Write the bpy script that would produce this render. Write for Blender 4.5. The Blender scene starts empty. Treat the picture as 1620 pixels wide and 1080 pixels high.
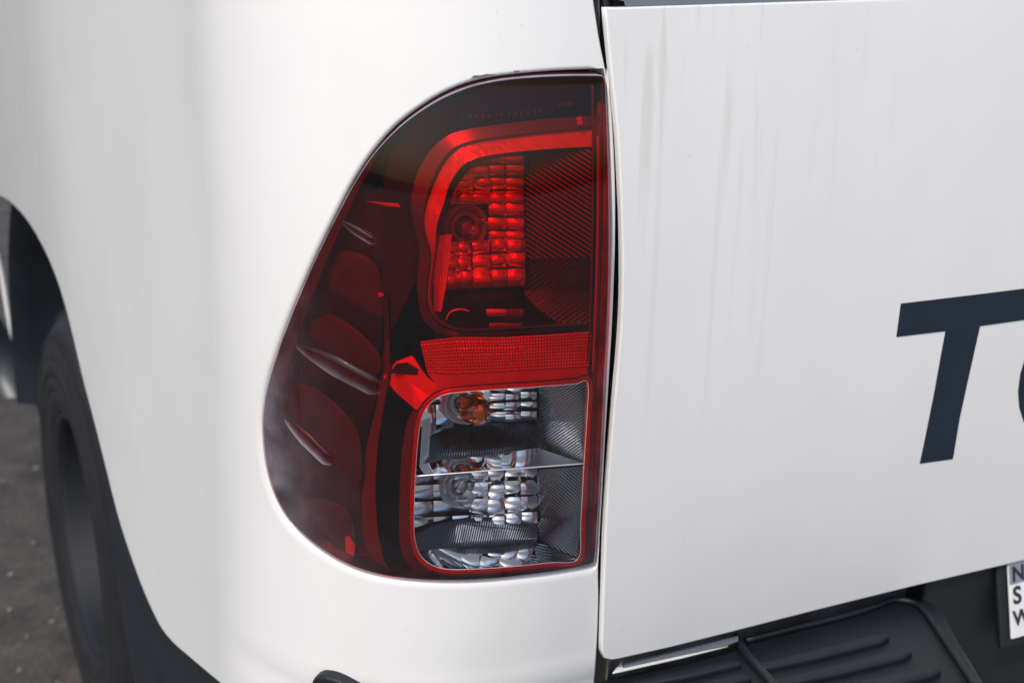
import bpy, bmesh, math, random
import numpy as np
from mathutils import Vector, Matrix
from mathutils.geometry import delaunay_2d_cdt
random.seed(7); rng = np.random.default_rng(7)
R_ = math.radians
sc = bpy.context.scene
COL = sc.collection

# ------------------------------------------------------------------ camera
FOC = 2250.0                                   # focal length in photo pixels (50 mm on a 36 mm sensor)
YAW, PITCH, ROLL = R_(27), R_(19), R_(1.5)
fw = np.array([math.sin(YAW)*math.cos(PITCH), math.cos(YAW)*math.cos(PITCH), -math.sin(PITCH)])
r0 = np.array([math.cos(YAW), -math.sin(YAW), 0.0]); u0 = np.cross(r0, fw)
rt = r0*math.cos(ROLL) + u0*math.sin(ROLL); up = u0*math.cos(ROLL) - r0*math.sin(ROLL)
CAM = np.array([-0.590, -0.973, 1.319])
cam = bpy.data.objects.new('camera', bpy.data.cameras.new('camera')); COL.objects.link(cam)
cam.data.lens = 50; cam.data.sensor_width = 36; cam.data.clip_start = .05; cam.data.clip_end = 3000
cam.matrix_world = Matrix(((rt[0], up[0], -fw[0], CAM[0]), (rt[1], up[1], -fw[1], CAM[1]), (rt[2], up[2], -fw[2], CAM[2]), (0, 0, 0, 1)))
cam.data.dof.use_dof = True; cam.data.dof.focus_distance = 1.2; cam.data.dof.aperture_fstop = 6.5
sc.camera = cam

# ------------------------------------------------------------------ world, sun, exposure
SUN_EL, SUN_AZ = 49, 229                       # azimuth measured clockwise from +Y: the sun stands behind the truck and to its left
w = bpy.data.worlds.new('World'); sc.world = w; w.use_nodes = True
nt = w.node_tree; bg = nt.nodes['Background']; sky = nt.nodes.new('ShaderNodeTexSky')
sky.sky_type = 'NISHITA'; sky.sun_disc = False; sky.sun_elevation = R_(SUN_EL); sky.sun_rotation = R_(SUN_AZ)
sky.dust_density = 2.5; sky.air_density = 1.0; sky.ozone_density = 1.0
nt.links.new(sky.outputs[0], bg.inputs[0]); bg.inputs[1].default_value = .15
sl = bpy.data.lights.new('sun', 'SUN'); sl.energy = 2.1; sl.angle = R_(.6); sl.color = (1, .95, .885)
so = bpy.data.objects.new('sun', sl); COL.objects.link(so)
sd = Vector((math.sin(R_(SUN_AZ))*math.cos(R_(SUN_EL)), math.cos(R_(SUN_AZ))*math.cos(R_(SUN_EL)), math.sin(R_(SUN_EL))))
so.rotation_euler = sd.to_track_quat('Z', 'Y').to_euler(); so.location = sd*5
sc.view_settings.view_transform = 'Standard'; sc.view_settings.look = 'None'; sc.view_settings.exposure = .1; sc.view_settings.gamma = 1

# ------------------------------------------------------------------ the truck's rear corner as a surface
# X to the right along the tailgate, Y forward along the truck, Z up; the corner where rear face meets side is a large radius
XS, RC, PW = -.272, .25, 2.25
def yr(z):
    z = np.asarray(z, float)
    y = .22*(z-.93)**2
    y = y + .003*np.exp(-((z-.575)/.018)**2) - .0014*np.exp(-((z-.60)/.014)**2)      # pressed feature line low on the panel
    return y
def fl(y):
    t = np.clip((np.asarray(y, float)-.1)/.85, 0, 1); return .045*t*t*(3-2*t)
def Dep(p):                                    # how far a point lies inside the skin
    a = p[..., 1]-yr(p[..., 2]); b = p[..., 0]-XS+fl(p[..., 1])
    return np.where((a < RC) & (b < RC), RC-(np.maximum(RC-a, 0)**PW+np.maximum(RC-b, 0)**PW)**(1/PW), np.minimum(a, b))
def Surf(s, z, d):                             # (distance along the plan profile, height, depth) -> point
    s = np.asarray(s, float); z = np.asarray(z, float)+0*s; d = np.asarray(d, float)+0*s
    sA = -XS-RC; th = np.clip((s-sA)/RC, 0, math.pi/2); r = (RC-d)/(np.cos(th)**PW+np.maximum(np.sin(th), 0)**PW)**(1/PW)
    a = RC-r*np.cos(th); b = RC-r*np.sin(th)
    b = np.where(s < sA, RC+(sA-s), b); a = np.where(s > sA+RC*math.pi/2, RC+(s-sA-RC*math.pi/2), a)
    a = np.where(s < sA, d, a); b = np.where(s > sA+RC*math.pi/2, d, b)
    y = yr(z)+a
    return np.stack([XS-fl(y)+b, y, z+0*s], -1)
def inv(p):
    a = p[..., 1]-yr(p[..., 2]); b = p[..., 0]-XS+fl(p[..., 1]); sA = -XS-RC
    s = np.where(b >= RC, sA-(b-RC), np.where(a >= RC, sA+RC*math.pi/2+(a-RC), sA+RC*np.arctan2(RC-b, RC-a)))
    return s, p[..., 2]
def rays(px, py):
    px = np.asarray(px, float); py = np.asarray(py, float)
    return fw + rt*((px-810)/FOC)[..., None] - up*((py-540)/FOC)[..., None]
_dep = Dep
def at(px, py, d=0.0):
    px, py, d = np.broadcast_arrays(np.asarray(px, float), np.asarray(py, float), np.asarray(d, float))
    r = rays(px, py); lo = np.full(px.shape, .6); hi = np.full(px.shape, 3.2); found = np.zeros(px.shape, bool)
    for t in np.arange(.6, 3.2, .02):
        f = _dep(CAM+r*t)-d
        hit = (~found) & (f >= 0)
        hi[hit] = t; lo[hit] = t-.02; found |= hit
    lo[~found] = 3.19
    for _ in range(24):
        m = (lo+hi)/2; g = (_dep(CAM+r*m[..., None])-d) >= 0
        hi = np.where(g, m, hi); lo = np.where(g, lo, m)
    return CAM+r*hi[..., None]
def at_plane(px, py, n, k):                    # where this direction meets the plane n.p = k
    r = rays(px, py); n = np.array(n, float)
    t = (k-CAM@n)/(r@n); return CAM+r*t[..., None]

# ------------------------------------------------------------------ materials
def new_mat(name):
    m = bpy.data.materials.new(name); m.use_nodes = True
    return m, m.node_tree, m.node_tree.nodes['Principled BSDF']
def setp(b, **k):
    for a, v in k.items():
        b.inputs[a.replace('_', ' ')].default_value = v
def simple(name, col, rough=.5, metal=0.0, coat=0.0, noise=0.0, scale=40, bump=0.0, bscale=300):
    m, t, b = new_mat(name); setp(b, Base_Color=(*col, 1), Roughness=rough, Metallic=metal, Coat_Weight=coat, Coat_Roughness=.04)
    tc = t.nodes.new('ShaderNodeTexCoord')
    if noise:
        n = t.nodes.new('ShaderNodeTexNoise'); n.inputs['Scale'].default_value = scale; n.inputs['Detail'].default_value = 6
        t.links.new(tc.outputs['Object'], n.inputs['Vector'])
        mp = t.nodes.new('ShaderNodeMapRange'); mp.inputs[1].default_value = .3; mp.inputs[2].default_value = .7
        mp.inputs[3].default_value = 1-noise; mp.inputs[4].default_value = 1+noise; t.links.new(n.outputs[0], mp.inputs[0])
        mx = t.nodes.new('ShaderNodeVectorMath'); mx.operation = 'SCALE'; mx.inputs[0].default_value = col
        t.links.new(mp.outputs[0], mx.inputs['Scale']); t.links.new(mx.outputs[0], b.inputs['Base Color'])
    if bump:
        n2 = t.nodes.new('ShaderNodeTexNoise'); n2.inputs['Scale'].default_value = bscale; n2.inputs['Detail'].default_value = 4
        t.links.new(tc.outputs['Object'], n2.inputs['Vector'])
        bp = t.nodes.new('ShaderNodeBump'); bp.inputs['Strength'].default_value = bump; bp.inputs['Distance'].default_value = .002
        t.links.new(n2.outputs[0], bp.inputs['Height']); t.links.new(bp.outputs[0], b.inputs['Normal'])
    return m
def paint(name, streaks):
    m, t, b = new_mat(name); setp(b, Roughness=.5, Coat_Weight=.75, Coat_Roughness=.05, Coat_IOR=1.36, Specular_IOR_Level=.2)
    tc = t.nodes.new('ShaderNodeTexCoord')
    def noise(scale, vec, det=5):
        n = t.nodes.new('ShaderNodeTexNoise'); n.inputs['Scale'].default_value = scale; n.inputs['Detail'].default_value = det
        mp = t.nodes.new('ShaderNodeMapping'); mp.inputs['Scale'].default_value = vec
        t.links.new(tc.outputs['Object'], mp.inputs[0]); t.links.new(mp.outputs[0], n.inputs['Vector']); return n.outputs[0]
    def ramp(src, a, b_, c, d):
        r = t.nodes.new('ShaderNodeMapRange'); r.interpolation_type = 'SMOOTHSTEP'
        for i, v in enumerate((a, b_, c, d)): r.inputs[i+1].default_value = v
        t.links.new(src, r.inputs[0]); return r.outputs[0]
    def mul(a, b_):
        x = t.nodes.new('ShaderNodeMath'); x.operation = 'MULTIPLY'
        for i, v in enumerate((a, b_)):
            if isinstance(v, (int, float)): x.inputs[i].default_value = v
            else: t.links.new(v, x.inputs[i])
        return x.outputs[0]
    sep = t.nodes.new('ShaderNodeSeparateXYZ'); t.links.new(tc.outputs['Object'], sep.inputs[0])
    film = mul(ramp(noise(6, (1, 1, .6)), .35, .75, 0, 1), .16)
    specks = mul(ramp(noise(330, (1, 1, 1), 1), .755, .79, 0, 1), .6)
    mix = t.nodes.new('ShaderNodeMix'); mix.data_type = 'RGBA'
    mix.inputs[6].default_value = (.80, .795, .78, 1); mix.inputs[7].default_value = (.60, .59, .555, 1)
    if streaks:
        st = mul(ramp(noise(85, (1, 1, .008), 3), .50, .72, 0, 1), ramp(sep.outputs[2], .72, 1.12, 0, 1))
        st = mul(st, ramp(sep.outputs[0], .02, .34, 1, .12)); st = mul(st, ramp(noise(7, (1, 1, .9)), .3, .6, .75, 1))
        mx = t.nodes.new('ShaderNodeMath'); mx.operation = 'MAXIMUM'; t.links.new(mul(st, .56), mx.inputs[0]); t.links.new(film, mx.inputs[1]); fac = mx.outputs[0]
    else: fac = film
    mx2 = t.nodes.new('ShaderNodeMath'); mx2.operation = 'MAXIMUM'; t.links.new(fac, mx2.inputs[0]); t.links.new(specks, mx2.inputs[1])
    t.links.new(mx2.outputs[0], mix.inputs[0]); t.links.new(mix.outputs[2], b.inputs['Base Color'])
    bp = t.nodes.new('ShaderNodeBump'); bp.inputs['Strength'].default_value = .05; bp.inputs['Distance'].default_value = .001
    t.links.new(noise(900, (1, 1, 1), 2), bp.inputs['Height']); t.links.new(bp.outputs[0], b.inputs['Coat Normal'])
    b2 = t.nodes.new('ShaderNodeBump'); b2.inputs['Strength'].default_value = .35; b2.inputs['Distance'].default_value = .0045
    t.links.new(noise(5.5, (1, 1, 1), 2), b2.inputs['Height']); t.links.new(b2.outputs[0], b.inputs['Normal']); t.links.new(b2.outputs[0], bp.inputs['Normal'])
    return m
def thin(name, tint, rough=.02, gain=1.0, haze=0.0):   # a thin moulded sheet: tinted see-through plus a reflecting surface
    m = bpy.data.materials.new(name); m.use_nodes = True; t = m.node_tree; t.nodes.clear()
    out = t.nodes.new('ShaderNodeOutputMaterial'); tr = t.nodes.new('ShaderNodeBsdfTransparent'); tr.inputs[0].default_value = (*tint, 1)
    gl = t.nodes.new('ShaderNodeBsdfGlossy'); gl.inputs['Roughness'].default_value = rough
    fr = t.nodes.new('ShaderNodeFresnel'); fr.inputs[0].default_value = 1.5
    ge = t.nodes.new('ShaderNodeNewGeometry'); inv_ = t.nodes.new('ShaderNodeMath'); inv_.operation = 'SUBTRACT'; inv_.inputs[0].default_value = gain
    mm = t.nodes.new('ShaderNodeMath'); mm.operation = 'MULTIPLY'; mm.use_clamp = True
    bf = t.nodes.new('ShaderNodeMath'); bf.operation = 'MULTIPLY'; bf.inputs[1].default_value = gain
    t.links.new(ge.outputs['Backfacing'], bf.inputs[0]); t.links.new(bf.outputs[0], inv_.inputs[1])
    t.links.new(fr.outputs[0], mm.inputs[0]); t.links.new(inv_.outputs[0], mm.inputs[1])
    base = tr.outputs[0]
    if haze:
        tc = t.nodes.new('ShaderNodeTexCoord'); n = t.nodes.new('ShaderNodeTexNoise'); n.inputs['Scale'].default_value = 35; n.inputs['Detail'].default_value = 8
        t.links.new(tc.outputs['Object'], n.inputs['Vector'])
        mr = t.nodes.new('ShaderNodeMapRange'); mr.inputs[1].default_value = .35; mr.inputs[2].default_value = .75; mr.inputs[3].default_value = haze*.3; mr.inputs[4].default_value = haze
        t.links.new(n.outputs[0], mr.inputs[0])
        df = t.nodes.new('ShaderNodeBsdfDiffuse'); df.inputs[0].default_value = (.47, .43, .49, 1)
        lw = t.nodes.new('ShaderNodeLayerWeight'); lw.inputs[0].default_value = .5      # pale colour mixed in for the reflected veil, stronger when seen aslant
        p1 = t.nodes.new('ShaderNodeMath'); p1.operation = 'MULTIPLY'; p1.inputs[1].default_value = 4.0; t.links.new(lw.outputs['Facing'], p1.inputs[0])
        p2 = t.nodes.new('ShaderNodeMath'); p2.operation = 'POWER'; p2.inputs[1].default_value = 4.0; t.links.new(p1.outputs[0], p2.inputs[0])
        p3 = t.nodes.new('ShaderNodeMath'); p3.operation = 'MULTIPLY'; p3.use_clamp = True; t.links.new(p2.outputs[0], p3.inputs[0]); t.links.new(mr.outputs[0], p3.inputs[1])
        m0 = t.nodes.new('ShaderNodeMixShader'); t.links.new(p3.outputs[0], m0.inputs[0]); t.links.new(base, m0.inputs[1]); t.links.new(df.outputs[0], m0.inputs[2]); base = m0.outputs[0]
    mx = t.nodes.new('ShaderNodeMixShader'); t.links.new(mm.outputs[0], mx.inputs[0]); t.links.new(base, mx.inputs[1]); t.links.new(gl.outputs[0], mx.inputs[2])
    t.links.new(mx.outputs[0], out.inputs[0]); return m

M = dict(
    paint=paint('white_paint', False), paint_gate=paint('white_paint_streaked', True),
    red=thin('red_lens_plastic', (.93, .030, .026), haze=.048), clear=thin('clear_lens_plastic', (.95, .96, .97), haze=.01),
    amber=thin('amber_bulb_glass', (.85, .30, .05)), glass=thin('bulb_glass', (.90, .91, .93), gain=2.4),
    chrome=simple('bright_reflector', (.92, .925, .94), .2, 1), chrome2=simple('smooth_reflector', (.80, .82, .86), .05, 1),
    dchrome=simple('dull_reflector', (.42, .44, .48), .22, 1), redglow=simple('red_moulding', (.42, .02, .02), .25, 0, .6), hot=simple('bright_glint', (.95, .93, .90), .17, .55, bump=1.0, bscale=60), spark=simple('sparkling_reflector', (.95, .94, .93), .14, .78, bump=.25, bscale=160), redprism=simple('red_prism', (.50, .02, .02), .2, .6),
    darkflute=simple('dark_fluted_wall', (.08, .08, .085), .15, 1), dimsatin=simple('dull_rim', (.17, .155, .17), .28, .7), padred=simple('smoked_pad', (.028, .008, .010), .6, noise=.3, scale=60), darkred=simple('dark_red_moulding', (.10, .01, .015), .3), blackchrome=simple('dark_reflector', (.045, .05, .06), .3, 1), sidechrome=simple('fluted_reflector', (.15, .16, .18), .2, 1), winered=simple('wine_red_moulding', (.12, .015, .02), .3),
    satin=simple('satin_reflector', (.82, .82, .82), .3, .5),
    black=simple('black_plastic', (.012, .013, .016), .35), rubber=simple('black_rubber', (.014, .016, .019), .6, noise=.3, scale=60),
    housing=simple('lamp_housing', (.018, .006, .009), .4, noise=.25, scale=30), socket=simple('bulb_socket', (.26, .26, .28), .28, .3),
    bumper=simple('bumper_plastic', (.006, .008, .011), .5, noise=.25, scale=20, bump=.35, bscale=700),
    liner=simple('liner_plastic', (.011, .016, .023), .38, noise=.25, scale=14), decal=simple('dark_blue_vinyl', (.005, .014, .030), .5, noise=.1, scale=9),
    cap=simple('grey_cap_and_shade', (.13, .14, .16), .5), tyre=simple('tyre_rubber', (.012, .012, .014), .62, noise=.3, scale=18, bump=.3, bscale=200),
    rim=simple('dark_wheel_metal', (.006, .008, .012), .7, 0), metal=simple('bare_metal', (.55, .55, .55), .3, 1),
    plate=simple('plate_white', (.75, .75, .74), .4), plategrey=simple('plate_grey', (.22, .24, .29), .4), ink=simple('plate_ink', (.02, .02, .03), .4),
    jamb=simple('dusty_jamb', (.16, .15, .14), .6, noise=.4, scale=25), scuff=simple('grey_scuff', (.12, .12, .12), .8))

# ------------------------------------------------------------------ mesh helpers
def link(name, verts, faces, mat, parent=None, smooth=True, kind=None, label=None):
    me = bpy.data.meshes.new(name); me.from_pydata([tuple(map(float, v)) for v in verts], [], [tuple(map(int, f)) for f in faces]); me.update()
    if smooth: me.polygons.foreach_set('use_smooth', [True]*len(me.polygons))
    me.materials.append(M[mat] if isinstance(mat, str) else mat)
    o = bpy.data.objects.new(name, me); COL.objects.link(o)
    if parent: o.parent = parent
    if kind: o['kind'] = kind
    if label: o['label'] = label
    return o
class MB:
    def __init__(s): s.v = []; s.f = []
    def add(s, V, F):
        n = len(s.v); s.v.extend([tuple(map(float, x)) for x in V]); s.f.extend([tuple(int(i)+n for i in f) for f in F])
    def grid(s, P, flip=False):                # P: (n, m, 3)
        n, m = P.shape[:2]; F = []
        for i in range(n-1):
            for j in range(m-1):
                q = (i*m+j, (i+1)*m+j, (i+1)*m+j+1, i*m+j+1); F.append(q[::-1] if flip else q)
        s.add(P.reshape(-1, 3), F)
    def lathe(s, c, prof, n=40, axis=(0, -1, 0)):  # prof: (distance along axis, radius)
        ax = Vector(axis).normalized(); t1 = ax.orthogonal().normalized(); t2 = ax.cross(t1); V = []; F = []
        for h, r in prof:
            for k in range(n):
                a = 2*math.pi*k/n; V.append(Vector(c)+ax*h+(t1*math.cos(a)+t2*math.sin(a))*r)
        for i in range(len(prof)-1):
            for k in range(n): F.append((i*n+k, i*n+(k+1) % n, (i+1)*n+(k+1) % n, (i+1)*n+k))
        s.add(V, F)
    def tube(s, pts, r, n=8, closed=False, cap=True):
        pts = [Vector(p) for p in pts]; V = []; F = []; N = len(pts)
        for i, p in enumerate(pts):
            a = pts[(i-1) % N] if (closed or i) else pts[0]; b = pts[(i+1) % N] if (closed or i < N-1) else pts[-1]
            d = (b-a).normalized(); t1 = d.cross(Vector((.13, 1, .21))).normalized(); t2 = d.cross(t1)
            rr = r[i] if hasattr(r, '__len__') else r
            for k in range(n):
                q = 2*math.pi*k/n; V.append(p+(t1*math.cos(q)+t2*math.sin(q))*rr)
        for i in range(N if closed else N-1):
            j = (i+1) % N
            for k in range(n): F.append((i*n+k, i*n+(k+1) % n, j*n+(k+1) % n, j*n+k))
        if not closed and cap: F.append(tuple(range(n))[::-1]); F.append(tuple((N-1)*n+k for k in range(n)))
        s.add(V, F)
    def box(s, lo, hi):
        x0, y0, z0 = lo; x1, y1, z1 = hi
        s.add([(x0, y0, z0), (x1, y0, z0), (x1, y1, z0), (x0, y1, z0), (x0, y0, z1), (x1, y0, z1), (x1, y1, z1), (x0, y1, z1)],
              [(0, 3, 2, 1), (4, 5, 6, 7), (0, 1, 5, 4), (1, 2, 6, 5), (2, 3, 7, 6), (3, 0, 4, 7)])
    def build(s, name, mat, parent=None, smooth=True, **k): return link(name, s.v, s.f, mat, parent, smooth, **k)
def bevel(o, wd=.002, seg=3):
    b = o.modifiers.new('bevel', 'BEVEL'); b.width = wd; b.segments = seg; b.limit_method = 'ANGLE'; b.angle_limit = R_(35); return o
def resample(pts, n, closed=False):
    p = np.array(pts, float)
    if closed: p = np.vstack([p, p[:1]])
    L = np.r_[0, np.cumsum(np.hypot(*(p[1:]-p[:-1]).T))]; t = np.linspace(0, L[-1], n+1 if closed else n)
    q = np.stack([np.interp(t, L, p[:, 0]), np.interp(t, L, p[:, 1])], 1)
    return q[:-1] if closed else q
def spline(pts, closed=False, k=8):            # Catmull-Rom through the points
    p = np.array(pts, float); N = len(p); out = []
    for i in range(N if closed else N-1):
        g = lambda j: p[j % N] if closed else p[min(max(j, 0), N-1)]
        a, b, c, d = g(i-1), g(i), g(i+1), g(i+2)
        for t in np.arange(k)/k:
            out.append(.5*((2*b)+(c-a)*t+(2*a-5*b+4*c-d)*t*t+(3*b-a-3*c+d)*t**3))
    if not closed: out.append(p[-1])
    return np.array(out)
def offset(poly, w, ccw_out=1):                # moves a closed outline outwards by w (scalar or per point)
    p = np.array(poly, float); a = np.roll(p, 1, 0); b = np.roll(p, -1, 0); d = b-a; d /= np.linalg.norm(d, axis=1)[:, None]
    area = .5*np.sum(p[:, 0]*np.roll(p[:, 1], -1)-np.roll(p[:, 0], -1)*p[:, 1]); sgn = 1 if area > 0 else -1
    n = np.stack([d[:, 1], -d[:, 0]], 1)*sgn
    return p+n*np.asarray(w, float).reshape(-1, 1)
def cdt(outer, holes, step_s, step_z):
    allp = [np.array(outer)]+[np.array(h) for h in holes]; V = []; E = []
    for q in allp:
        n = len(V); V += [Vector(x) for x in q]; E += [(n+i, n+(i+1) % len(q)) for i in range(len(q))]
    o = allp[0]; lo = o.min(0); hi = o.max(0)
    gx, gy = np.meshgrid(np.arange(lo[0]+step_s/2, hi[0], step_s), np.arange(lo[1]+step_z/2, hi[1], step_z)); g = np.stack([gx.ravel(), gy.ravel()], 1)
    def inside(poly, g):
        r = np.zeros(len(g), bool); x, y = g.T; j = len(poly)-1
        for i in range(len(poly)):
            xi, yi = poly[i]; xj, yj = poly[j]
            c = ((yi > y) != (yj > y)) & (x < (xj-xi)*(y-yi)/((yj-yi) or 1e-12)+xi); r ^= c; j = i
        return r
    def dist(poly, g):
        m = np.full(len(g), 9.)
        for i in range(len(poly)):
            a = poly[i]; b = poly[(i+1) % len(poly)]; ab = b-a; t = np.clip(((g-a)@ab)/max(ab@ab, 1e-12), 0, 1); m = np.minimum(m, np.linalg.norm(g-a-t[:, None]*ab, axis=1))
        return m
    k = inside(allp[0], g)
    for h in allp[1:]: k &= ~inside(h, g)
    g = g[k]; kk = np.ones(len(g), bool)
    for q in allp: kk &= dist(q, g) > min(step_s, step_z)*.45
    g = g[kk]; V += [Vector(x) for x in g]
    rv, re, rf, *_ = delaunay_2d_cdt(V, E, [], 0, 1e-7)
    rv = np.array([tuple(v) for v in rv]); F = np.array([f for f in rf if len(f) == 3]); cen = rv[F].mean(1)
    k = inside(allp[0], cen)
    for h in allp[1:]: k &= ~inside(h, cen)
    return rv, F[k]
def sheet(name, outer, holes, mat, parent, d=0.0, ss=.008, sz=.012, rolls=(), fn=None, label=None):
    """a sheet on the skin cut to an outline; rolls: list of (outline, list of (outline2, depth)) strips that turn its edges in"""
    rv, F = cdt(outer, holes, ss, sz)
    S = fn or (lambda s, z, dd: Surf(s, z, dd))
    def eval_(s, z, dd):
        e = 1e-4; p = S(s, z, dd); a = S(s+e, z, dd)-S(s-e, z, dd); b = S(s, z+e, dd)-S(s, z-e, dd); n = np.cross(a, b)
        n /= np.linalg.norm(n, axis=-1)[..., None]; return p, n
    P, N = eval_(rv[:, 0], rv[:, 1], np.full(len(rv), d) if np.isscalar(d) else d(rv[:, 0], rv[:, 1]))
    if np.mean(N[:, 1]) > 0 and np.mean(N[:, 0]+N[:, 1]) > 0: N = -N
    V = [tuple(p) for p in P]; faces = []
    a, b, c = P[F[:, 0]], P[F[:, 1]], P[F[:, 2]]; fn_ = np.cross(b-a, c-a); flip = (fn_*N[F[:, 0]]).sum(1) < 0
    for f, fl_ in zip(F, flip): faces.append(tuple(int(i) for i in (f[::-1] if fl_ else f)))
    nn = [tuple(n) for n in N]
    for chain in rolls:                         # chain: list of (outline (n,2), depth)
        rings = []
        for q, dd in chain:
            p, n = eval_(q[:, 0], q[:, 1], np.broadcast_to(dd, (len(q),)).astype(float)); n = np.where((n*np.array([-.5, -1, 0])).sum(1)[:, None] < 0, -n, n); rings.append((p, n))
        base = len(V); m = len(chain[0][0]); G = np.array([r[0] for r in rings])
        for k, (p, n) in enumerate(rings):
            if k == 0: vn = n
            else:
                t1 = G[min(k+1, len(G)-1)]-G[k-1]; t2 = np.roll(p, -1, 0)-np.roll(p, 1, 0); vn = np.cross(t1, t2); vn /= np.linalg.norm(vn, axis=1)[:, None]+1e-12
                ref = rings[0][1]
                prev = np.array(nn[base+(k-1)*m: base+k*m]); vn = np.where((vn*prev).sum(1)[:, None] < 0, -vn, vn)
            V += [tuple(x) for x in p]; nn += [tuple(x) for x in vn]
        for k in range(len(chain)-1):
            for i in range(m):
                j = (i+1) % m; q = (base+k*m+i, base+k*m+j, base+(k+1)*m+j, base+(k+1)*m+i)
                a, b, c = np.array(V[q[0]]), np.array(V[q[1]]), np.array(V[q[2]])
                if np.cross(b-a, c-a)@(np.array(nn[q[0]])+np.array(nn[q[3]])) < 0: q = q[::-1]
                faces.append(q)
    o = link(name, V, faces, mat, parent, True, label=label)
    o.data.normals_split_custom_set_from_vertices(nn)
    return o
def px2sz(poly, d=0.0):
    poly = np.array(poly, float); s, z = inv(at(poly[:, 0], poly[:, 1], d)); return np.stack([s, z], 1)

# ================================================================== THE GROUND
def ground():
    m, t, b = new_mat('asphalt'); setp(b, Roughness=.9)
    tc = t.nodes.new('ShaderNodeTexCoord'); n1 = t.nodes.new('ShaderNodeTexNoise'); n1.inputs['Scale'].default_value = 9; n1.inputs['Detail'].default_value = 10; n1.inputs['Roughness'].default_value = .75
    n2 = t.nodes.new('ShaderNodeTexNoise'); n2.inputs['Scale'].default_value = 120; n2.inputs['Detail'].default_value = 3
    t.links.new(tc.outputs['Object'], n1.inputs['Vector']); t.links.new(tc.outputs['Object'], n2.inputs['Vector'])
    r = t.nodes.new('ShaderNodeValToRGB'); r.color_ramp.elements[0].position = .35; r.color_ramp.elements[0].color = (.018, .016, .015, 1); r.color_ramp.elements[1].position = .68; r.color_ramp.elements[1].color = (.105, .092, .081, 1)
    ad = t.nodes.new('ShaderNodeMath'); ad.operation = 'MULTIPLY_ADD'; ad.inputs[1].default_value = .35; t.links.new(n2.outputs[0], ad.inputs[0])
    sc_ = t.nodes.new('ShaderNodeMath'); sc_.operation = 'MULTIPLY'; sc_.inputs[1].default_value = .7; t.links.new(n1.outputs[0], sc_.inputs[0]); t.links.new(sc_.outputs[0], ad.inputs[2])
    t.links.new(ad.outputs[0], r.inputs[0]); t.links.new(r.outputs[0], b.inputs['Base Color'])
    bp = t.nodes.new('ShaderNodeBump'); bp.inputs['Strength'].default_value = .8; bp.inputs['Distance'].default_value = .01; t.links.new(ad.outputs[0], bp.inputs['Height']); t.links.new(bp.outputs[0], b.inputs['Normal'])
    G = 1500; link('asphalt_ground', [(-G, -G, GZ), (G, -G, GZ), (G, G, GZ), (-G, G, GZ)], [(0, 1, 2, 3)], m, smooth=False, kind='structure')
    V = []; F = []
    for _ in range(1500):
        x = random.uniform(-2.6, .2); y = random.uniform(.2, 5.5); r0_ = random.uniform(.003, .010); c = Vector((x, y, GZ+r0_*.4)); n = len(V)
        for dx, dy, dz in ((1, 0, 0), (0, 1, 0), (-1, 0, 0), (0, -1, 0), (0, 0, .8), (0, 0, -.6)):
            V.append(c+Vector((dx, dy, dz))*r0_*random.uniform(.6, 1.2))
        F += [tuple(n+i for i in f) for f in ((0, 1, 4), (1, 2, 4), (2, 3, 4), (3, 0, 4), (1, 0, 5), (2, 1, 5), (3, 2, 5), (0, 3, 5))]
    link('gravel', V, F, simple('pale_gravel', (.17, .16, .145), .85, noise=.4, scale=3), smooth=False, kind='stuff')
GZ = -.115
ground()
link('bounce_apron', [(-40, -60, GZ+.004), (60, -60, GZ+.004), (60, .4, GZ+.004), (-40, .4, GZ+.004)], [(0, 1, 2, 3)], simple('bounce_concrete', (.21, .205, .20), .85, noise=.15, scale=2), smooth=False, kind='structure')  # unseen pale slab, added to bounce light up onto the tailgate and side

# ================================================================== THE TRUCK
truck = bpy.data.objects.new('pickup_truck', None); COL.objects.link(truck); truck.empty_display_size = .2
truck['label'] = 'white pickup truck, its left rear corner with red tail light and lettered tailgate'; truck['category'] = 'pickup truck'

# ---- outlines in photo pixels
LENS = spline([(953, 119), (930, 118.5), (880, 119), (830, 122), (780, 128), (740, 138), (700, 154), (660, 178), (625, 206), (590, 244), (560, 289), (535, 335), (505, 395), (480, 450), (455, 510), (437, 560), (423, 605), (415, 650),
               (415, 690), (420, 735), (430, 772), (445, 805), (465, 832), (500, 863), (540, 888), (580, 904), (630, 914), (690, 918.5), (750, 918), (800, 914), (860, 907), (910, 899), (936, 893), (942, 886), (945, 850), (949, 780),
               (953, 700), (957, 600), (961, 520), (964, 440), (965, 360), (964, 290), (962, 220), (960, 160), (958, 126)], True, 5)
LENS = resample(LENS, 320, True)
HOLE = spline([(958, 110), (930, 111), (880, 113), (830, 117), (780, 123), (737, 133), (697, 150), (657, 175), (622, 203), (588, 242), (558, 287), (533, 334), (503, 394), (478, 449), (453, 509), (435, 559), (421, 604), (413, 650),
               (413, 690), (418, 736), (428, 773), (443, 806), (463, 834), (499, 865), (539, 890), (580, 906), (630, 916), (690, 920.5), (750, 920), (800, 916), (860, 909.5), (910, 902), (940, 896.5), (944.5, 889), (947, 850), (951, 780),
               (955, 700), (959, 600), (963, 520), (966, 440), (967.5, 360), (967, 290), (965, 220), (963, 160), (961, 120)], True, 5)
HOLE = resample(HOLE, 360, True)

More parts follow.
